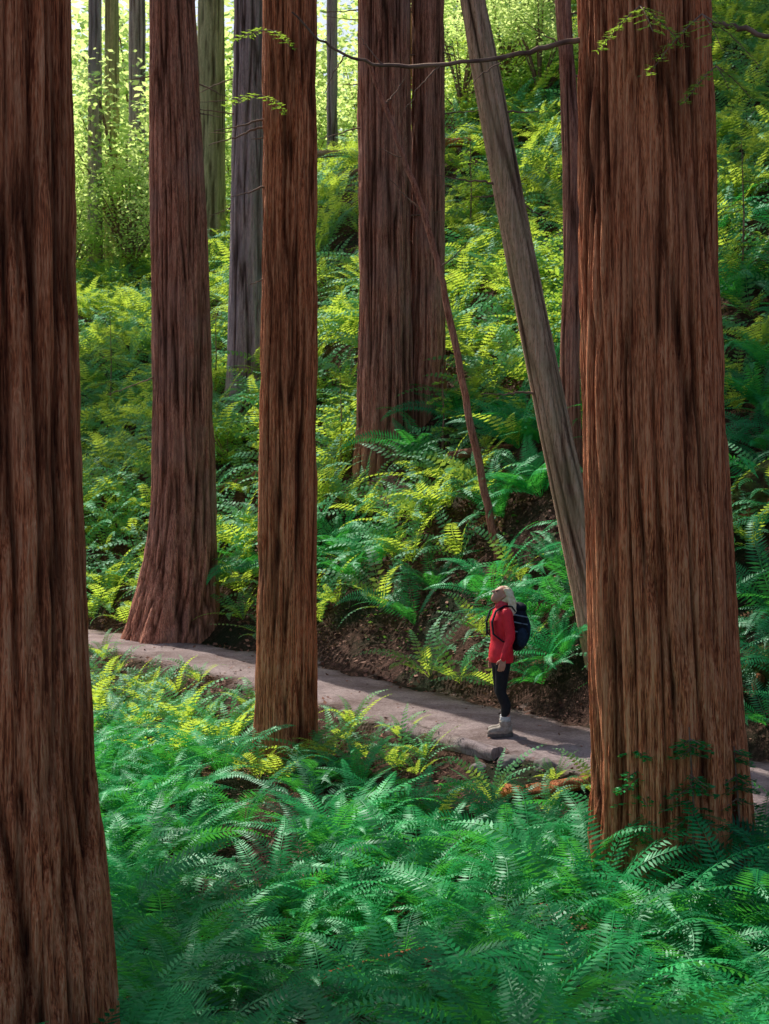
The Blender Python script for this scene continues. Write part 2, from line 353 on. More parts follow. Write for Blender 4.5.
rF,fF,bF=tree('narrower redwood on the slope, right one of the touching pair','redwood tree',[(428,0,16),(427,300,17.5),(427,440,20)],yE+.25,30,M['cool'],140,.08,.05,.10,.5,.04,freq=10)
xD,yD,zD=hit(247,398)
rD,fD,bD=tree('purplish grey redwood rising behind the slim central trunk','redwood tree',[(249,0,14.5),(248,200,16.5),(246,385,19)],yD,36,M['far'],130,.12,.06,.1,.5,.04)
add_crown(rD,fD(19.5),0,1.0,1.1,.9)
xG,yG,zG=hit(600,655)
rG,fG,bG=tree('pale bark tree leaning left across the slope beside the thick redwood','leaning tree',[(472,0,13.5),(491,100,14.5),(510,200,15),(529,300,15.5),(549,400,16),(570,500,17),(592,600,18),(606,660,19),(618,730,20)],yG,9.6,M['grey'],130,.05,.025,.1,.4,.05,name='leaning_tree')
xI,yI,zI=hit(572,490)
rI,fI,bI=tree('thin dark trunk behind the leaning tree','redwood tree',[(563,0,8),(570,120,8.5),(573,250,9),(569,380,9.5),(573,480,10.5)],yI,26,M['cool'],80,.12,.03,.1,.3,.03)
add_crown(rI,fI(16),1,.8,.8,.4)
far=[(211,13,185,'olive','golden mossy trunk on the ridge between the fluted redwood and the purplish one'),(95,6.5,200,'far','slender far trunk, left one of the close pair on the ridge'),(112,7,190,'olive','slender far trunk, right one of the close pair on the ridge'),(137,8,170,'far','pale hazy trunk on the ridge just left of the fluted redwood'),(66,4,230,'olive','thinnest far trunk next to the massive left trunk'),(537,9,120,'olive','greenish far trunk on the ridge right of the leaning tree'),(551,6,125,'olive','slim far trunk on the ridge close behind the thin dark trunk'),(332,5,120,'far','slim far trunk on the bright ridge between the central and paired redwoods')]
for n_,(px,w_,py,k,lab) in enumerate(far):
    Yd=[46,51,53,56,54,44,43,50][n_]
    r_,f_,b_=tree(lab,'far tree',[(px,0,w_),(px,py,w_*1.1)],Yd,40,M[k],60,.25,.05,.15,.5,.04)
    if n_%2==0: add_crown(r_,f_(30),n_%3,.6,.6,n_)
side=[(-9.2,19.5,1.2,12,'added shade redwood with sparse crown just outside the left edge, level with the central trunk'),(-7.4,12.8,1.1,12,'added shade redwood just outside the left edge, level with the thick right trunk'),  # both unseen, added to keep sun off the left foreground
 (6.9,40,1.3,9,'added shade redwood high on the slope hidden by the thick right trunk'),(5.7,31.5,1.1,7,'added shade redwood low on the slope hidden by the thick right trunk'),(9.8,31,1.2,7,'redwood on the right slope outside the right edge'),  # first two unseen behind the right trunk, added to shade the right slope
 (-14.6,48.0,1.4,7.5,'added shade redwood on the ridge outside the left edge'),(.55,45,1.25,13,'added shade redwood on the ridge hidden behind the paired redwoods')]  # unseen trees added to darken the left bank and right slope
for n_,(x_,y_,sc_,cz,lab) in enumerate(side):
    SEED[0]+=13; bz=tz1(x_,y_); zz=np.concatenate([np.arange(-.5,24,.25),[24,26]])
    root=empty('redwood_tree',(x_,y_,bz),lab,'redwood tree')
    rad=.5 if n_ in (0,1) else .3
    link('trunk',trunk_mesh('trunk',zz,0*zz,0*zz,np.interp(zz,[0,30],[rad,rad*.5]),0,60,SEED[0],.05,.3,.5,.05),M['red'],root)
    add_crown(root,(0,0,cz),n_%3,sc_,1.0,n_*1.3)
xH,yH,zH=hit(496,560)
pl=[pw(*p,yH) for p in ((368,60),(384,105),(404,158),(424,212),(440,268),(453,335),(467,405),(482,478),(498,560))]
ph=empty('dead_pole',(pl[-1][0],yH,zH),'thin dead broken stem leaning left between the paired redwoods and leaning tree','dead tree')
pl=[p-np.array([pl[-1][0],yH,zH]) for p in pl]; pl.append(pl[-1]+np.array([.1,0,-.5]))
limb(ph,'trunk',pl[::-1],.065,.028,M['cool'],seed=4)
for a,b_,s_ in ((3,(-.5,.1,.45),1),(4,(.4,-.1,.3),2),(2,(-.35,0,.1),3),(1,(.3,.1,.35),5)):
    P0=pl[a]; limb(ph,'dead_twig',[P0,P0+np.array(b_)*.5,P0+np.array(b_)+[0,0,.05]],.012,.004,M['twig'],seed=s_)
oJ=np.array(rJ.location)
br=[pw(590,38,11.0),pw(560,43,10.9),pw(510,56,10.8),pw(440,66,10.7),pw(385,66,10.6),pw(345,56,10.5),pw(318,38,10.4),pw(292,12,10.3)]
limb(rJ,'dead_branch',[p-oJ for p in br],.022,.006,M['twig'],seed=7)
for a,dx,dz_,s_ in ((3,-.25,-.3,1),(4,-.2,.25,2),(2,-.3,-.22,3),(5,-.15,-.25,4),(1,-.3,.2,6)):
    P0=br[a]-oJ; limb(rJ,'dead_twig',[P0,P0+[dx*.5,0,dz_*.4],P0+[dx,.05,dz_]],.006,.002,M['twig'],seed=s_)
br2=[pw(700,22,11.0),pw(735,27,10.9),pw(775,38,10.8),pw(830,60,10.7)]
limb(rJ,'dead_branch',[p-oJ for p in br2],.025,.012,M['twig'],seed=9)
rb_=np.random.default_rng(77)
for root,f_,zr,n_,ln in ((rB,fB,(4,10.5),6,.9),(rC,fC,(3.5,7.5),5,.6),(rE,fE,(7,11.5),6,1.0),(rF,fF,(7,11.5),5,.9),(rD,fD,(9,14.5),6,1.3),(rG,fG,(3,7.8),5,.6),(rI,fI,(6,11),5,.8)):
    for k in range(n_):
        c0=np.array(f_(rb_.uniform(*zr))); sx=rb_.choice([-1,1]); d_=np.array([sx,rb_.uniform(-.5,.2),0]); l_=ln*rb_.uniform(.5,1.2); dz_=rb_.uniform(-.5,.25)*l_
        P=[c0,c0+d_*(l_*.45)+[0,0,dz_*.3+.04],c0+d_*(l_*.8)+[0,0,dz_*.6],c0+d_*l_*1.25+[0,0,dz_]]
        limb(root,'dead_branch',P,.018,.004,M['twig'],seed=k)
def sprig(root,p0,dirs,seed,mat,L=.5,n=60,ll=.05,lw=.012,twr=.006):
    r_=np.random.default_rng(seed)
    for d in dirs:
        q=Q(); tw=Q()
        d=np.array(d,float); t=np.linspace(0,1,7); P=np.array(p0)[None]+d[None]*(t*L)[:,None]; P[:,2]-=.25*L*t**2
        tw.tube(P,np.linspace(twr,.002,7),4)
        s=np.cross(d,[0,0,1]); s/=np.linalg.norm(s)+1e-6
        for k in range(9):
            tb=.15+.8*k/8; pb=np.array([np.interp(tb,t,P[:,c_]) for c_ in range(3)]); sg=1 if k%2 else -1
            dd=d*.6+s*sg; ln=L*.42*(1-tb*.6); m_=n//4
            u=r_.uniform(0,1,m_); PP=pb[None]+dd[None]*(u*ln)[:,None]; PP[:,2]-=.15*ln*u**2
            sd=np.cross(dd,[0,0,1]); sd/=np.linalg.norm(sd); sgn=r_.choice([-1,1],m_)
            D=dd[None]*.5+sd[None]*sgn[:,None]+r_.normal(0,.12,(m_,3)); NNn=r_.normal(0,.25,(m_,3))+[0,0,1]
            q.kites(PP,D,NNn,r_.uniform(.7,1.2,m_)*ll,lw)
            tw.tube(np.stack([pb,pb+dd*ln]),[.002,.001],3)
        link('needle_spray',q.mesh('needle_spray'),mat,root); link('twig',tw.mesh('twig'),M['twig'],root)
for px,py,seed,L_ in ((640,6,1,.36),(702,14,2,.5),(716,66,3,.3)):
    sprig(rJ,pw(px,py,10.35)-oJ,[(-.8,-.3,-.7),(.7,-.4,-.6),(.1,-.8,-.5)],seed,M['shrub'],L_,64,.045,.010)
oC=np.array(rC.location)
for px,py,seed in ((262,95,5),(270,30,6)):
    sprig(rC,pw(px,py,16.0)-oC,[(-.9,-.2,-.1),(.5,-.4,-.3)],seed,M['shrub'],.42,48,.06,.014)
print('trunks',time.time()-T0)
# ------------------------------------------------------------------ ferns
def fern_q(seed,nfr,npin,L0,q,dead=None,spread=(.15,.75),end=(1.5,2.15),wid=.125,pw_=.72):
    r_=np.random.default_rng(seed)
    for k in range(nfr):
        az=2*PI*(k*.381966*1.0)+r_.normal(0,.2); L=L0*r_.uniform(.68,1.12)
        a0=r_.uniform(*spread); a1=r_.uniform(*end); n=npin
        t=np.linspace(0,1,n+1); ph=a0+(a1-a0)*t**1.25
        st=L/n; hx=np.concatenate([[0],np.cumsum(np.sin(ph[:-1])*st)])+.02; hz=np.concatenate([[0],np.cumsum(np.cos(ph[:-1])*st)])
        bend=r_.normal(0,.25); azt=az+bend*t**2
        P=np.stack([hx*np.cos(azt),hx*np.sin(azt),hz],1)
        Tn=np.gradient(P,axis=0); Tn/=np.linalg.norm(Tn,axis=1)[:,None]
        tw=r_.normal(0,.3); S=np.stack([-np.sin(azt),np.cos(azt),0*azt],1); N_=np.cross(Tn,S); 
        S=S*math.cos(tw)+N_*math.sin(tw); N_=np.cross(Tn,S)
        u=np.clip((t-.1)/.9,0,1); prof=np.minimum(1,u/.2)**.5*(1-u**1.9)**.9
        m_=(t>.1)
        for sg in (-1,1):
            pm=P[m_]; nn=len(pm)
            D=S[m_]*sg*.92+Tn[m_]*(.2+.45*u[m_])[:,None]-N_[m_]*.14+r_.normal(0,.04,(nn,3))
            q.kites(pm,D,N_[m_]+r_.normal(0,.08,(nn,3)),L*wid*prof[m_]*r_.uniform(.9,1.05,nn)+.004,st*pw_)
        wv=np.interp(t,[0,1],[.005,.002])[:,None]
        V=np.stack([P-S*wv+N_*.002,P+S*wv+N_*.002],1).reshape(-1,3); i=np.arange(n)*2
        q.add(V,np.stack([i,i+1,i+3,i+2],1))
    return q
def dead_q(seed,L0):
    q=Q(); fern_q(seed+50,5,14,L0*.75,q,spread=(1.0,1.4),end=(2.0,2.3)); return q
FN=[fern_q(s,n_,36,L_,Q()).mesh('fern') for s,n_,L_ in ((1,12,1.05),(2,14,.98),(3,11,1.15),(4,13,.92),(5,14,1.02),(6,10,1.12))]
DN=[dead_q(s,.8).mesh('dead_fronds') for s in (1,2)]
for me in FN: me.materials.append(M['fern'])
for me in DN: me.materials.append(M['dead'])
FL=[]
for s in range(6):
    q=fern_q(20+s,9+s%4,17,1.15,Q(),wid=.11,pw_=.75); FL.append((np.vstack(q.V),np.vstack(q.F)))
def jgrid(x0,x1,y0,y1,s,seed):
    r_=np.random.default_rng(seed); gx,gy=np.meshgrid(np.arange(x0,x1,s),np.arange(y0,y1,s)); 
    gx=gx+r_.uniform(-.48,.48,gx.shape)*s; gy=gy+r_.uniform(-.48,.48,gy.shape)*s
    return gx.ravel(),gy.ravel()
trunks=[(o.location.x,o.location.y) for o in COL.objects if o.type=='EMPTY']
frontclear=[(r_.location.x,r_.location.y) for r_ in (rD,rE,rF,rI)]
def clear(x,y,rad):
    ok=np.ones(len(x),bool)
    for a,b_ in trunks: ok&=((x-a)**2+(y-b_)**2>rad**2)
    for a,b_ in frontclear: ok&=~((np.abs(x-a*y/b_)<.55)&(y<b_)&(y>b_-1.2))
    return ok
def grad(x,y):
    e=.35; zx=(terr(x+e,y,False)-terr(x-e,y,False))/(2*e); zy=(terr(x,y+e,False)-terr(x,y-e,False))/(2*e); return zx,zy
gx,gy=jgrid(-12,11,4.7,29,.52,3); d=trail_d(gx,gy)
nz=fbm(gx*.7,gy*.7,0,3,44)
m_=(d<-1.04)&vis(gx,gy,.6)&clear(gx,gy,.56)&(nz>.23)&~((gx>.6)&(gx<1.7)&(gy>14.4)&(d>-1.5))
ax,ay,ad=gx[m_],gy[m_],d[m_]
gx,gy=jgrid(-12,17,12,60,.60,4); d=trail_d(gx,gy); nz=fbm(gx*.5,gy*.5,0,3,45)
keep=rng.random(len(gx))<np.interp(d,[8,20],[1,.8])
bare=(gx>-1.2)&(gx<.5)
m_=(d>np.where(bare,1.5,1.1))&vis(gx,gy,.8)&clear(gx,gy,.6)&(nz>np.where(gx>2,.2,.27))&keep
ux,uy,ud=gx[m_],gy[m_],d[m_]
sc_a=rng.uniform(.72,1.15,len(ax))*np.interp(-ad,[1.02,1.8,2.8],[.42,.66,1.0]); sc_u=rng.uniform(.8,1.35,len(ux))*np.interp(ud,[1.1,2.2],[.75,1.0])
hx_=np.array([1.45,1.7,2.05,2.4,2.7,2.95,1.9,2.3,-1.35,-.85,-1.1,-.55,-1.65,-.2,.1]); hy_=np.array([10.3,9.9,9.8,9.8,10.0,10.5,9.3,9.2,16.1,16.15,15.9,16.5,16.6,16.2,15.7]); hs_=np.array([1.1,1.2,1.15,1.25,1.2,1.1,1.0,1.1,.62,.6,.6,.55,.6,.5,.5])
X_=np.r_[ax,ux,hx_];Y_=np.r_[ay,uy,hy_];D_=np.r_[ad,ud,trail_d(hx_,hy_)];S_=np.r_[sc_a,sc_u,hs_]
order=np.argsort(Y_/S_); X_,Y_,D_,S_=X_[order],Y_[order],D_[order],S_[order]
Z_=terr(X_,Y_); GX,GY=grad(X_,Y_)
def flabel(x,y,d):
    px=384.5+x/y*FPX
    if d<0:
        w='at the massive left trunk' if px<170 else ('at the thick right redwood' if px>560 and y>8.5 else ('in the right corner' if px>560 else ('in the left half' if px<385 else 'in the right half')))
        if y<7: return ('big green sword fern nearest the viewer, '+w,'nearest ferns '+w)
        if y<11.5: return ('green sword fern in the hollow below the trail, '+w,'hollow ferns '+w)
        return ('small sword fern just below the trail edge, '+w,'trail edge ferns '+w)
    w='left of the central trunk' if px<260 else ('behind the hiker' if px<600 else 'right of the thick redwood')
    if px<455 and px>=260: w='between the central trunk and hiker'
    return ('sword fern on the bank above the trail, '+w,'bank ferns '+w)
NI=min(300,len(X_))
up=Vector((0,0,1))
for k in range(NI):
    v=k%6; o=bpy.data.objects.new('sword_fern',FN[v]); COL.objects.link(o)
    n_=Vector((-GX[k]*.5,-GY[k]*.5,1)).normalized(); qd=up.rotation_difference(n_)@Quaternion((0,0,1),rng.uniform(0,2*PI))
    o.rotation_mode='QUATERNION'; o.rotation_quaternion=qd; o.location=(X_[k],Y_[k],Z_[k]-.02); s=S_[k]; o.scale=(s,s,s*rng.uniform(.9,1.2))
    lb,gp_=flabel(X_[k],Y_[k],D_[k]); tag(o,lb,'fern',gp_)
    if k%2==0:
        c_=bpy.data.objects.new('dead_fronds',DN[(k//2)%2]); COL.objects.link(c_); c_.parent=o
V_=[];F_=[];n0=0;TT=[]
for k in range(NI,len(X_)):
    v,f=FL[k%6]; n_=Vector((-GX[k]*.6,-GY[k]*.6,1)).normalized(); qd=up.rotation_difference(n_)@Quaternion((0,0,1),rng.uniform(0,2*PI))
    R=np.array(qd.to_matrix()); s=S_[k]*1.12
    V_.append((v*s)@R.T+[X_[k],Y_[k],Z_[k]-.02]); F_.append(f+n0); n0+=len(v); TT.append(np.full(len(v),rng.uniform(0,.5)))
print('ferns',NI,len(X_)-NI,'below',len(ax),'Ymax indiv',Y_[:NI].max(),time.time()-T0)
o=link('hillside_ferns',npmesh('hillside_ferns',np.vstack(V_),np.vstack(F_),False,{'tint':np.concatenate(TT)}),M['fernfar'])
tag(o,'mass of sword ferns covering the hillside up to the ridge','ferns',kind='stuff')
def cover(n,x0,x1,y0,y1,cond,L,hgt,seed):
    r_=np.random.default_rng(seed); x=r_.uniform(x0,x1,n);y=y0+(y1-y0)*r_.random(n)**.8; d=trail_d(x,y); nn=fbm(x*1.1,y*1.1,0,3,seed)
    m_=cond(d,nn)&vis(x,y,1.0); x,y=x[m_],y[m_]; z=terr(x,y); k=len(x); z=z+r_.random(k)**1.5*hgt
    a=r_.uniform(0,2*PI,k); D=np.stack([np.cos(a),np.sin(a),r_.normal(0,.35,k)],1); N_=r_.normal(0,.45,(k,3))+[0,0,1]
    s=L*r_.uniform(.6,1.4,k)*np.clip(y/18,.7,1.8); q=Q(); q.kites(np.stack([x,y,z],1),D,N_,s,s*.6); return q
q=cover(80000,-12,16,3,50,lambda d,n:((d>1.3)&(n>.42))|((d<-1.05)&(n>.46)),.055,.12,31)
o=link('ground_cover',q.mesh('ground_cover'),M['cover']); tag(o,'low green sorrel and seedlings carpeting the soil between the ferns','ground cover',kind='stuff')
q=cover(110000,-12,14,3,40,lambda d,n:(np.abs(d)>.8)&(np.abs(d)<7)&(n>.3),.06,.04,32)
q2=cover(20000,-12,14,9,30,lambda d,n:(np.abs(d)<.98)&(n>.38),.05,.045,33); q.add(np.vstack(q2.V),np.vstack(q2.F))
o=link('leaf_litter',q.mesh('leaf_litter'),M['litter']); tag(o,'reddish brown fallen leaves and needles beside the trail','leaf litter',kind='stuff')
# ------------------------------------------------------------------ shrubs and background foliage
def bush(seed,n,rx,rz,lobes,sz,h0=0,lr=.35):
    r_=np.random.default_rng(seed); q=Q(); st=Q()
    C_=r_.normal(0,1,(lobes,3)); C_/=np.linalg.norm(C_,axis=1)[:,None]; C_*=r_.random((lobes,1))**.4; C_=C_*[rx,rx,rz]+[0,0,h0+rz]
    k=r_.integers(0,lobes,n); P=C_[k]+r_.normal(0,1,(n,3))*[rx*lr,rx*lr,rz*lr*.6]; P[:,2]=np.maximum(P[:,2],.05)
    a=r_.uniform(0,2*PI,n); D=np.stack([np.cos(a),np.sin(a),r_.normal(-.2,.4,n)],1); N_=r_.normal(0,.5,(n,3))+[0,0,1]
    s=sz*r_.uniform(.6,1.3,n); q.kites(P,D,N_,s,s*.55)
    for c_ in C_:
        t=np.linspace(0,1,6)[:,None]; pts=np.array([[0,0,0]])*(1-t)+c_[None]*t; pts[:,2]=c_[2]*t[:,0]**.8; pts[:,:2]*=t**.4
        st.tube(pts,np.linspace(.02,.005,6)*(rz+.4),5)
    return q.mesh('foliage'),st.mesh('stem',True)
def plant(name,meshes,mat,loc,rz,sc,label,cat,group):
    root=empty(name,loc,label,cat,group,rz); root.scale=sc
    for nm,me,mt in (('foliage',meshes[0],mat),('stem',meshes[1],M['twig'])):
        if not me.materials: me.materials.append(mt)
        link(nm,me,None,root)
    return root
MP=[bush(60+s,3400,2.8,4.2,20,.30,1.0,.25) for s in range(3)]
r_=np.random.default_rng(5)
k=0
protos=[]
for yy,xr,n_,s0 in ((48,(-14,-6),5,.42),(54,(-17,4),7,.8),(62,(-20,12),8,1.2),(70,(-20,-6),3,1.8),(82,(-28,20),7,1.9)):
    for t_ in range(n_):
        x_=xr[0]+(xr[1]-xr[0])*(t_+.5)/n_+r_.uniform(-.7,.7); y_=yy+r_.uniform(-2,2.5)
        s=r_.uniform(.8,1.2)*s0
        lab=('low bright bush' if s0<.5 else 'bright leafy understory tree' if s0<1 else 'bright far understory tree' if s0<1.5 else 'tall distant leafy tree')+' on the ridge, '+('left of the fluted redwood' if x_/y_<-.14 else 'behind the middle trunks' if x_/y_<.03 else 'right of the paired redwoods')
        if k<3: protos.append(plant('broadleaf_tree',MP[k],M['maple'],(x_,y_,tz1(x_,y_)-.2),r_.uniform(0,6),(s,s,s),lab,'leafy tree',lab+' group'))
        else: dup(protos[k%3],(x_,y_,tz1(x_,y_)-.2),r_.uniform(0,6),(s,s,s),lab,lab+' group')
        k+=1
for n_,(px,py,s,lab) in enumerate(((462,120,.45,'pale sunlit bush high on the slope right of the paired redwoods'),(505,92,.5,'pale sunlit bush near the top between leaning tree and far trunks'),(540,105,.45,'pale sunlit bush at the foot of the greenish far trunk'),(520,40,.6,'tallest pale sunlit bush at the top right of the leaning tree'),(334,120,.4,'pale bush behind the ridge log beside the central trunk'),(345,60,.6,'pale leafy bush at the top beside the paired redwoods'))):
    a=hit(px,py); dup(protos[n_%3],(a[0],a[1],a[2]-.2),n_*1.1,(s,s,s*.8),lab,None)
SB=[bush(80+s,1400,.75,.6,14,.10,.0,.33) for s in range(3)]
protos=[];k=0
gx,gy=jgrid(-11,15,17,50,4.4,9); d=trail_d(gx,gy); m_=(d>3.2)&vis(gx,gy,.5)&clear(gx,gy,.8)
for x_,y_ in zip(gx[m_],gy[m_]):
    s=r_.uniform(.5,1.15); px=384.5+x_/y_*FPX
    reg='left of the central trunk' if px<260 else 'between central trunk and leaning tree' if px<540 else 'right of the leaning tree'
    dp='low on slope' if y_<30 else 'high on slope'
    lab='leafy shrub among ferns '+dp+', '+reg; grp='shrubs '+dp+' '+reg
    if k<3: protos.append(plant('shrub',SB[k],M['shrub'],(x_,y_,tz1(x_,y_)),r_.uniform(0,6),(s,s,s),lab,'shrub',grp))
    else: dup(protos[k%3],(x_,y_,tz1(x_,y_)),r_.uniform(0,6),(s,s,s),lab,grp)
    k+=1
print('shrubs',k,time.time()-T0)
def sapling(px,py,H,seed,label,dens=1.0,name='conifer_sapling',cat='sapling',ls=1.0):
    x_,y_,z_=hit(px,py); root=empty(name,(x_,y_,z_),label,cat); r_=np.random.default_rng(seed); st=Q(); q=Q()
    st.tube([[0,0,0],[.03,0,H*.5],[0,.03,H]],[.022*ls,.014*ls,.005],5)
    for k in range(int(H*9*dens)):
        zz=H*(.15+.83*r_.random()); az=r_.uniform(0,2*PI); ln=(.25+.5*(1-zz/H))*H*.4; d=np.array([math.cos(az),math.sin(az),0]); s=np.array([-d[1],d[0],0])
        m_=int(90*ln)+20; u=r_.random(m_); lat=r_.uniform(-1,1,m_)*.3*ln*(1-u*.8); P=d[None]*(u*ln)[:,None]+s[None]*lat[:,None]; P[:,2]=zz-.3*ln*u**1.5-.2*np.abs(lat)
        D=d[None]*.7+s[None]*np.sign(lat)[:,None]+r_.normal(0,.2,(m_,3)); q.kites(P,D,r_.normal(0,.3,(m_,3))+[0,0,1],.075*ls,.03*ls)
        st.tube([[0,0,zz],[d[0]*ln,d[1]*ln,zz-.3*ln]],[.006,.002],4)
    link('foliage',q.mesh('foliage'),M['fern'] if name!='conifer_sapling' else M['shrub'],root); link('stem',st.mesh('stem'),M['twig'],root)
for a in ((442,470,1.7,1,'feathery young conifer in front of the paired redwoods'),(340,480,1.8,2,'drooping young conifer just left of the paired redwoods'),(520,330,2.5,3,'tall young conifer on the slope left of the thin dark trunk'),(742,300,2.4,4,'young conifer high on the slope at the right edge'),(215,400,2.0,5,'sunlit young conifer beside the fluted redwood'),(110,420,2.6,7,'young conifer on the dark bank left of the fluted redwood'),(470,250,2.6,8,'young conifer high on the slope right of the paired redwoods')): sapling(*a)
for a in ((640,905,1.15,21,'leafy sprout at the left front of the thick redwood foot'),(690,912,1.25,22,'tallest leafy sprout at the foot of the thick redwood'),(735,900,1.0,23,'leafy sprout at the right side of the thick redwood foot'),(612,895,.8,24,'short leafy sprout left of the thick redwood foot')): sapling(*a,dens=3.2,name='leafy_sprout',cat='sprout',ls=.62)
# ------------------------------------------------------------------ logs, rocks, roots
def log(name,p0,p1,r0,r1,label,cat='log',mat='cool',seed=0,sub=16):
    p0=np.array(p0,float);p1=np.array(p1,float); c_=(p0+p1)/2; t=np.linspace(0,1,sub)[:,None]; P=p0*(1-t)+p1*t-c_; P[:,2]+=.05*np.sin(t[:,0]*3+seed)
    q=Q(); q.tube(P,np.linspace(r0,r1,sub),18,.3,seed); me=q.mesh(name,True); a=me.attributes.new('ridge','FLOAT','POINT'); a.data.foreach_set('value',np.random.default_rng(seed).uniform(.3,.8,len(me.vertices)).astype(np.float32))
    o=link(name,me,M[mat]); o.location=c_; return tag(o,label,cat)
def gp(x,y,dz=0): return (x,y,tz1(x,y)+dz)
a=hit(325,182); log('fallen_log',(a[0]-1.2,a[1],a[2]+.65),(a[0]+1.6,a[1]+.3,a[2]+1.0),.12,.09,'thin fallen log lying on the bright ridge between central and paired redwoods','log','grey',1)
a=hit(455,175); log('fallen_log',(a[0]-1.0,a[1],a[2]+.7),(a[0]+1.2,a[1]+.4,a[2]+1.0),.14,.09,'reddish fallen log on the ridge right of the paired redwoods','log','red',2)
log('edge_log',gp(.25,16.3,.03),gp(1.15,15.0,.03),.11,.09,'weathered log edging the downhill side of the trail near the hiker','log','far',3)
log('edge_log',gp(1.15,14.3,.06),gp(1.9,13.7,.08),.09,.06,'short rotten log below the trail edge left of the thick redwood','log','red',4)
log('fallen_log',gp(-.7,9.6,.1),gp(.5,10.3,.12),.05,.03,'brown dead branch lying among the ferns in the hollow','fallen branch','red',6)
a=hit(480,470); log('fallen_log',(a[0]-.5,a[1]-.3,a[2]+.15),(a[0]+1.0,a[1]+.4,a[2]+.5),.07,.04,'thin dead branch lying on the slope behind the dead pole','fallen branch','cool',8)
a=hit(225,500); log('fallen_log',(a[0]-.3,a[1],a[2]+.1),(a[0]+.8,a[1]+.2,a[2]+.6),.08,.05,'dead branch on the litter mound right of the fluted redwood','fallen branch','cool',9)
def rock(loc,s,label,seed,mat='rock'):
    bm=bmesh.new(); bmesh.ops.create_icosphere(bm,subdivisions=4,radius=1)
    for v in bm.verts:
        p=np.array(v.co); n_=float(fbm(p[0]*1.3+seed,p[1]*1.3,p[2]*1.3+5,4,seed)); k=.7+.7*n_; v.co=Vector(p*k*s)
    me=bpy.data.meshes.new('rock'); bm.to_mesh(me); bm.free(); me.polygons.foreach_set('use_smooth',[True]*len(me.polygons))
    o=link('rock',me,M[mat]); o.location=loc; return tag(o,label,'rock')
rock(gp(3.05,11.9,.05),(.25,.2,.2),'grey rock beside the trail right of the thick redwood',1)
rock(gp(1.25,14.8,-.03),(.13,.11,.09),'small brown stone under the trail edge below the hiker',2)
rock(gp(.95,15.0,-.04),(.11,.10,.08),'small stone touching the end of the trail edge log',5)
rock(gp(1.55,14.5,-.02),(.12,.10,.09),'stone at the trail edge nearest the thick right redwood',7)
def stump(px,py,label,seed,sz=(.75,.6,.55)):
    x_,y_,z_=hit(px,py); root=empty('root_wad',(x_,y_,z_),label,'stump')
    q=Q(); r_=np.random.default_rng(seed)
    for k in range(13):
        az=r_.uniform(0,2*PI); el=r_.uniform(-.3,.9); L_=r_.uniform(.5,1.1); t=np.linspace(0,1,8)[:,None]; d=np.array([math.cos(az)*math.cos(el),math.sin(az)*math.cos(el),math.sin(el)])
        P=d[None]*t*L_*np.array(sz)*1.3; P=P+np.cumsum(r_.normal(0,.03,(8,3)),0); P[:,2]-=.3*t[:,0]**2*L_; q.tube(P,np.linspace(.12,.025,8),8,.3,k)
    me=q.mesh('root',True); at=me.attributes.new('ridge','FLOAT','POINT'); at.data.foreach_set('value',np.full(len(me.vertices),.4,np.float32)); link('root',me,M['red'],root)
    bm=bmesh.new(); bmesh.ops.create_icosphere(bm,subdivisions=4,radius=1)
    for v in bm.verts:
        p=np.array(v.co); v.co=Vector(p*(.55+.8*float(fbm(p[0]*2+seed,p[1]*2,p[2]*2,4,seed)))*np.array(sz))
    me=bpy.data.meshes.new('moss'); bm.to_mesh(me); bm.free(); link('mossy_core',me,M['moss'],root)
stump(772,500,'dark mossy stump on the slope at the right edge',1,(.5,.5,.45))
stump(776,672,'tangled roots on the bank above the trail at the right edge',2,(.4,.35,.3))
# ------------------------------------------------------------------ hiker
def remesh(name,build,vox,mat,parent,sm=4,mats=None):
    bm=bmesh.new(); build(bm); me=bpy.data.meshes.new(name); bm.to_mesh(me); bm.free()
    t=bpy.data.objects.new('tmp',me); COL.objects.link(t)
    r=t.modifiers.new('r','REMESH'); r.mode='VOXEL'; r.voxel_size=vox; r.use_smooth_shade=True
    s=t.modifiers.new('s','SMOOTH'); s.iterations=sm; s.factor=.5
    dg=bpy.context.evaluated_depsgraph_get(); m2=bpy.data.meshes.new_from_object(t.evaluated_get(dg)); bpy.data.objects.remove(t)
    m2.name=name; m2.materials.clear(); m2.materials.append(mat)
    m2.polygons.foreach_set('use_smooth',[True]*len(m2.polygons))
    o=link(name,m2,None,parent); return o
def loft(bm,secs,n=20,Mx=None):
    rings=[]
    for (cx,cy,cz,rx,ry) in secs:
        rg=[]
        for k in range(n):
            a=2*PI*k/n; p=Vector((cx+rx*math.cos(a),cy+ry*math.sin(a),cz)); rg.append(bm.verts.new(Mx@p if Mx else p))
        rings.append(rg)
    for a,b_ in zip(rings,rings[1:]):
        for k in range(n): bm.faces.new((a[k],a[(k+1)%n],b_[(k+1)%n],b_[k]))
    bm.faces.new(rings[0][::-1]); bm.faces.new(rings[-1])
def cap(bm,p1,r1,p2,r2,n=12,Mx=None):
    p1=Vector(p1);p2=Vector(p2); d=(p2-p1); L_=d.length; qd=d.to_track_quat('Z','Y').to_matrix().to_4x4(); X_m=Matrix.Translation(p1)@qd
    if Mx: X_m=Mx@X_m
    secs=[(0,0,-r1*.98,r1*.2,r1*.2),(0,0,-r1*.7,r1*.71,r1*.71),(0,0,0,r1,r1),(0,0,L_,r2,r2),(0,0,L_+r2*.7,r2*.71,r2*.71),(0,0,L_+r2*.98,r2*.2,r2*.2)]
    loft(bm,secs,n,X_m)
M['skin']=plain('skin',(.66,.34,.25),.5,(.60,.29,.21),20,.02)
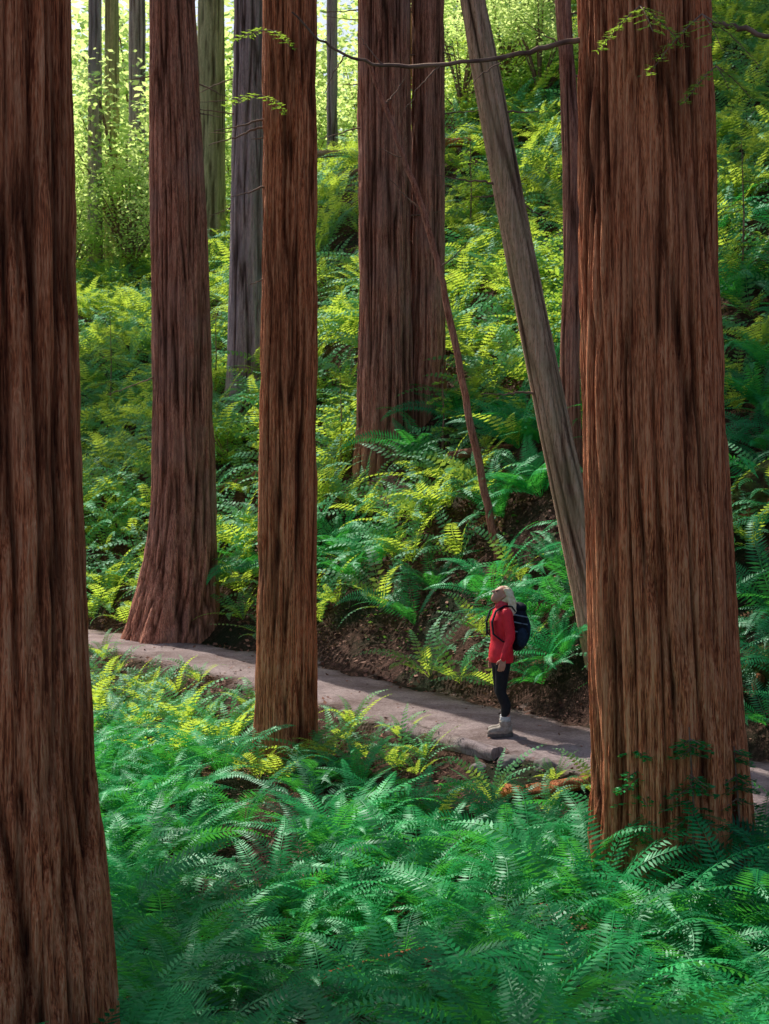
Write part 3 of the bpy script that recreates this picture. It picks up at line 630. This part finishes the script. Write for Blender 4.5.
M['jacket']=plain('red_jacket',(.98,.035,.065),.5,(.82,.02,.045),12,.3)
M['trousers']=plain('black_leggings',(.014,.015,.024),.7,(.009,.009,.014),20,.2)
M['boot']=plain('boot_leather',(.46,.40,.35),.8,(.26,.22,.19),30,.3)
M['sole']=plain('boot_sole',(.16,.14,.13),.9)
M['sock']=plain('grey_sock',(.7,.7,.72),.9)
M['hair']=plain('blonde_hair',(1.0,.92,.70),.5,(.78,.64,.38),26,.5,.4)
M['scarf']=plain('pink_red_scarf',(.9,.10,.14),.8,(.7,.05,.08),25,.4)
M['pack']=plain('navy_pack',(.012,.016,.03),.7,(.006,.008,.016),25,.4,.15)
M['packblue']=plain('blue_pack_trim',(.02,.04,.08),.7,spec=.15)
M['packgrey']=plain('grey_webbing',(.2,.28,.38),.7)
M['eye']=plain('eye_dark',(.03,.03,.03),.2)
hx,hy=1.24,15.95
per=empty('person',(hx,hy,0),'hiker in red jacket and black leggings on the trail, looking up to the left','person',None,PI+.22)
hz=float(terr(np.array([hx]),np.array([hy]))[0])+.04; per.location.z=hz; per.scale=(.97,.97,.97)
HM=Matrix.Translation((-.008,0,1.532))@Matrix.Rotation(-.62,4,'Y')
arm={1:[(-.015,.165,1.345),(-.045,.205,1.09),(.035,.20,.86)],-1:[(-.015,-.165,1.345),(-.05,-.21,1.09),(.03,-.205,.86)]}
legs={1:[(.0,.085,.86),(.03,.08,.48),(-.02,.085,.09)],-1:[(.0,-.085,.86),(-.005,-.08,.48),(-.07,-.085,.09)]}
def head(bm):
    loft(bm,[(.040,0,-.116,.02,.02),(.034,0,-.105,.045,.038),(.02,0,-.075,.07,.055),(.004,0,-.03,.088,.066),(-.004,0,.02,.096,.074),(-.010,0,.06,.091,.071),(-.014,0,.092,.07,.056),(-.014,0,.112,.03,.026)],24,HM)
    cap(bm,(.088,0,.008),.010,(.111,0,-.026),.014,10,HM)
    cap(bm,(.084,-.02,-.060),.007,(.084,.02,-.060),.007,8,HM); cap(bm,(.081,-.018,-.074),.007,(.081,.018,-.074),.007,8,HM)
    cap(bm,(.080,-.045,.022),.010,(.080,.045,.022),.010,8,HM)
    for s in (-1,1): cap(bm,(-.005,s*.076,-.025),.010,(-.012,s*.08,.012),.015,8,HM)
def hand(bm,s,w):
    w=Vector(w); f=Vector((.18,0,-.98)).normalized(); fw=Vector((.98,0,.18)).normalized()
    for k,o_ in enumerate((-.030,-.010,.010,.030)): cap(bm,w+fw*o_*.6,.013,w+f*.085+fw*o_,.012,8)
    for k,(o_,L_) in enumerate(zip((.032,.011,-.010,-.030),(.066,.074,.070,.055))):
        b0=w+f*.088+fw*o_; inn=Vector((0,-s,0)); d1=(f+inn*.25).normalized(); d2=(f+inn*.8).normalized(); d3=(f*.6+inn).normalized()
        p1=b0+d1*L_*.45;p2=p1+d2*L_*.33;p3=p2+d3*L_*.22
        cap(bm,b0,.0092,p1,.0085,8);cap(bm,p1,.0085,p2,.0078,8);cap(bm,p2,.0078,p3,.007,8)
    t0=w+f*.025+fw*.028; t1=t0+(f*.6+fw*.8).normalized()*.036; t2=t1+(f*.95+fw*.3).normalized()*.03
    cap(bm,t0,.012,t1,.0105,8);cap(bm,t1,.0105,t2,.009,8)
def body(bm):
    head(bm)
    cap(bm,(-.03,0,1.37),.058,(-.018,0,1.47),.052,14)
    loft(bm,[(0,0,.76,.07,.10),(0,0,.84,.11,.155),(0,0,.92,.105,.15),(0,0,1.02,.085,.12),(-.005,0,1.14,.095,.13),(0,0,1.26,.105,.155),(-.015,0,1.345,.085,.165),(-.02,0,1.39,.05,.09)],24)
    for s in (-1,1):
        a=arm[s]; cap(bm,a[0],.05,a[1],.036);cap(bm,a[1],.038,a[2],.025); hand(bm,s,a[2])
        l=legs[s]; cap(bm,l[0],.085,l[1],.052);cap(bm,l[1],.052,(l[2][0]-.012,l[2][1],.33),.05); cap(bm,(l[2][0]-.012,l[2][1],.33),.05,l[2],.036)
        cap(bm,(l[2][0]-.02,l[2][1],.045),.034,(l[2][0]+.13,l[2][1],.03),.026)
remesh('body',body,.0075,M['skin'],per,2)
def trous(bm):
    loft(bm,[(0,0,.74,.06,.09),(0,0,.84,.118,.162),(0,0,.93,.112,.155),(0,0,1.0,.10,.135)],24)
    for s in (-1,1):
        l=legs[s]; cap(bm,l[0],.094,l[1],.060);cap(bm,l[1],.060,(l[2][0]-.012,l[2][1],.33),.058); cap(bm,(l[2][0]-.012,l[2][1],.33),.058,(l[2][0],l[2][1],.22),.046)
remesh('trousers',trous,.012,M['trousers'],per,3)
def jack(bm):
    loft(bm,[(0,0,.80,.128,.178),(0,0,.86,.135,.185),(0,0,.95,.128,.172),(0,0,1.04,.112,.15),(-.002,0,1.15,.118,.158),(0,0,1.26,.124,.175),(-.015,0,1.345,.10,.178),(-.02,0,1.40,.075,.11),(-.02,0,1.44,.066,.075)],28)
    for s in (-1,1):
        a=arm[s]; cap(bm,a[0],.066,a[1],.052);cap(bm,a[1],.053,(a[2][0],a[2][1],a[2][2]+.0),.038)
        for k in range(4):
            t=.25+.2*k; p=Vector(a[0]).lerp(Vector(a[1]),t); cap(bm,p+Vector((-.04,0,.012)),.024,p+Vector((.04,0,-.012)),.024,8)
    cap(bm,(-.075,-.06,1.40),.035,(-.075,.06,1.40),.035)
remesh('jacket',jack,.012,M['jacket'],per,3)
def scarf(bm):
    for k in range(16):
        a=2*PI*k/16;b2=2*PI*(k+1)/16
        for zz,rr in ((1.415,.066),(1.44,.062),(1.463,.056)):
            cap(bm,(-.012+rr*math.cos(a),rr*math.sin(a),zz+.006*math.sin(3*a)),.017,(-.012+rr*math.cos(b2),rr*math.sin(b2),zz+.006*math.sin(3*b2)),.017,8)
remesh('scarf',scarf,.01,M['scarf'],per,2)
def hair(bm):
    loft(bm,[(-.045,0,-.07,.04,.06),(-.050,0,-.03,.066,.076),(-.043,0,.02,.080,.083),(-.032,0,.06,.086,.080),(-.026,0,.095,.074,.064),(-.022,0,.116,.042,.038)],24,HM)
    for k in range(13):
        y=(k-6)*.0125; P=[Vector((-.085,y,1.56)),Vector((-.125,y*1.15,1.48)),Vector((-.135-.004*(k%3),y*1.25,1.36)),Vector((-.135-.006*(k%2),y*1.15,1.22+.02*((k*7)%4)))]
        for a,b_,r1,r2 in zip(P,P[1:],(.022,.020,.015),(.020,.015,.005)): cap(bm,a,r1,b_,r2,8)
    for s in (-1,1):
        for j_ in range(4):
            P=[Vector((-.015-.016*j_,s*.076,1.60)),Vector((-.05-.012*j_,s*.088,1.53)),Vector((-.065-.016*j_,s*(.095-.003*j_),1.43)),Vector((-.06-.018*j_,s*.105,1.24+.025*j_))]
            for a,b_,r1,r2 in zip(P,P[1:],(.013,.017,.015),(.017,.015,.005)): cap(bm,a,r1,b_,r2,8)
remesh('hair',hair,.006,M['hair'],per,1)
for s in (-1,1):
    bm=bmesh.new(); bmesh.ops.create_uvsphere(bm,u_segments=12,v_segments=8,radius=.011,matrix=HM@Matrix.Translation((.084,s*.031,.003))); me=bpy.data.meshes.new('eye'); bm.to_mesh(me); bm.free(); link('eye',me,M['eye'],per)
    l=legs[s][2]
    def bt(bm,l=l):
        cap(bm,(l[0],l[1],.13),.060,(l[0]-.005,l[1],.075),.058); cap(bm,(l[0]-.03,l[1],.065),.052,(l[0]+.07,l[1],.065),.050); cap(bm,(l[0]+.06,l[1],.062),.050,(l[0]+.155,l[1],.055),.044)
        loft(bm,[(l[0],l[1],.14,.066,.062),(l[0],l[1],.17,.068,.064)],16)
    bo=remesh('boot',bt,.009,M['boot'],per,2)
    def sl(bm,l=l):
        loft(bm,[(l[0]-.02,l[1],-.01,.07,.052),(l[0]-.02,l[1],.03,.072,.055)],16); loft(bm,[(l[0]+.10,l[1],-.01,.10,.052),(l[0]+.10,l[1],.03,.102,.056)],20); loft(bm,[(l[0]+.03,l[1],-.008,.06,.045),(l[0]+.03,l[1],.03,.06,.046)],16)
    remesh('sole',sl,.008,M['sole'],bo,1)
    bm=bmesh.new(); loft(bm,[(l[0],l[1],.16,.052,.050),(l[0],l[1],.185,.060,.058),(l[0],l[1],.215,.054,.052)],16); me=bpy.data.meshes.new('sock'); bm.to_mesh(me); bm.free(); link('sock',me,M['sock'],bo)
bp_=empty('backpack',(hx,hy,hz),'dark navy hiking backpack worn by the hiker','backpack',None,PI+.22); bp_.scale=(.97,.97,.97)
def blob(bm,c,s):
    bmesh.ops.create_uvsphere(bm,u_segments=24,v_segments=16,radius=1,matrix=Matrix.Translation(c)@Matrix.Diagonal((s[0]/2,s[1]/2,s[2]/2,1)))
remesh('main_bag',lambda bm:(blob(bm,(-.19,0,1.24),(.21,.33,.40)),blob(bm,(-.195,0,1.11),(.23,.35,.36)),blob(bm,(-.18,0,1.03),(.19,.33,.22))),.011,M['pack'],bp_,3)
remesh('lid',lambda bm:(blob(bm,(-.195,0,1.395),(.19,.27,.13)),),.01,M['pack'],bp_,3)
remesh('front_pocket',lambda bm:(blob(bm,(-.275,0,1.16),(.11,.23,.30)),),.009,M['packblue'],bp_,2)
for s in (-1,1):
    remesh('side_pocket',lambda bm,s=s:(blob(bm,(-.19,s*.155,1.08),(.14,.08,.22)),),.009,M['packblue'],bp_,2)
    def st(bm,s=s):
        P=[(-.13,s*.09,1.36),(-.09,s*.10,1.415),(-.01,s*.105,1.425),(.09,s*.105,1.37),(.135,s*.105,1.25),(.125,s*.12,1.12),(.03,s*.165,1.04),(-.12,s*.14,1.02)]
        for a,b_ in zip(P,P[1:]):
            for o_ in (-.015,0,.015): cap(bm,(a[0],a[1]+o_,a[2]),.009,(b_[0],b_[1]+o_,b_[2]),.009,8)
    remesh('shoulder_strap',st,.007,M['pack'],bp_,2)
    for zz in (1.15,1.25,1.33):
        bm=bmesh.new(); cap(bm,(-.10,s*.162,zz),.008,(-.25,s*.152,zz-.03),.008,6)
        me=bpy.data.meshes.new('webbing'); bm.to_mesh(me); bm.free(); link('compression_strap',me,M['packgrey'],bp_)
print('hiker',time.time()-T0)
# ------------------------------------------------------------------ light, camera
EL=math.radians(50); S=Vector((-.52,.85,0)).normalized()*math.cos(EL)+Vector((0,0,math.sin(EL)))
sun=bpy.data.lights.new('sun','SUN'); sun.energy=5.0; sun.angle=math.radians(.5); sun.color=(1,.95,.82)
so=bpy.data.objects.new('sun',sun); COL.objects.link(so); so.rotation_mode='QUATERNION'; so.rotation_quaternion=S.to_track_quat('Z','Y'); so.location=(0,0,50)
w=bpy.data.worlds.new('World'); scn.world=w; w.use_nodes=True; nt=w.node_tree; bg=nt.nodes['Background']
sk=nt.nodes.new('ShaderNodeTexSky'); sk.sky_type='NISHITA'; sk.sun_disc=False; sk.sun_elevation=EL; sk.sun_rotation=math.atan2(S.x,S.y); sk.air_density=1.0; sk.dust_density=3
nt.links.new(sk.outputs[0],bg.inputs[0]); bg.inputs[1].default_value=.15
cam=bpy.data.cameras.new('camera'); co=bpy.data.objects.new('camera',cam); COL.objects.link(co); scn.camera=co
co.location=(0,0,CAMZ); co.rotation_euler=(PI/2,0,0); cam.sensor_fit='VERTICAL'; cam.sensor_height=36; cam.sensor_width=27; cam.lens=FPX*36/1024; cam.clip_end=1500; cam.clip_start=.1
cam.dof.use_dof=True; cam.dof.focus_distance=12.5; cam.dof.aperture_fstop=6.5
scn.view_settings.view_transform='Standard'; scn.view_settings.look='None'; scn.view_settings.exposure=0
print('done',time.time()-T0)
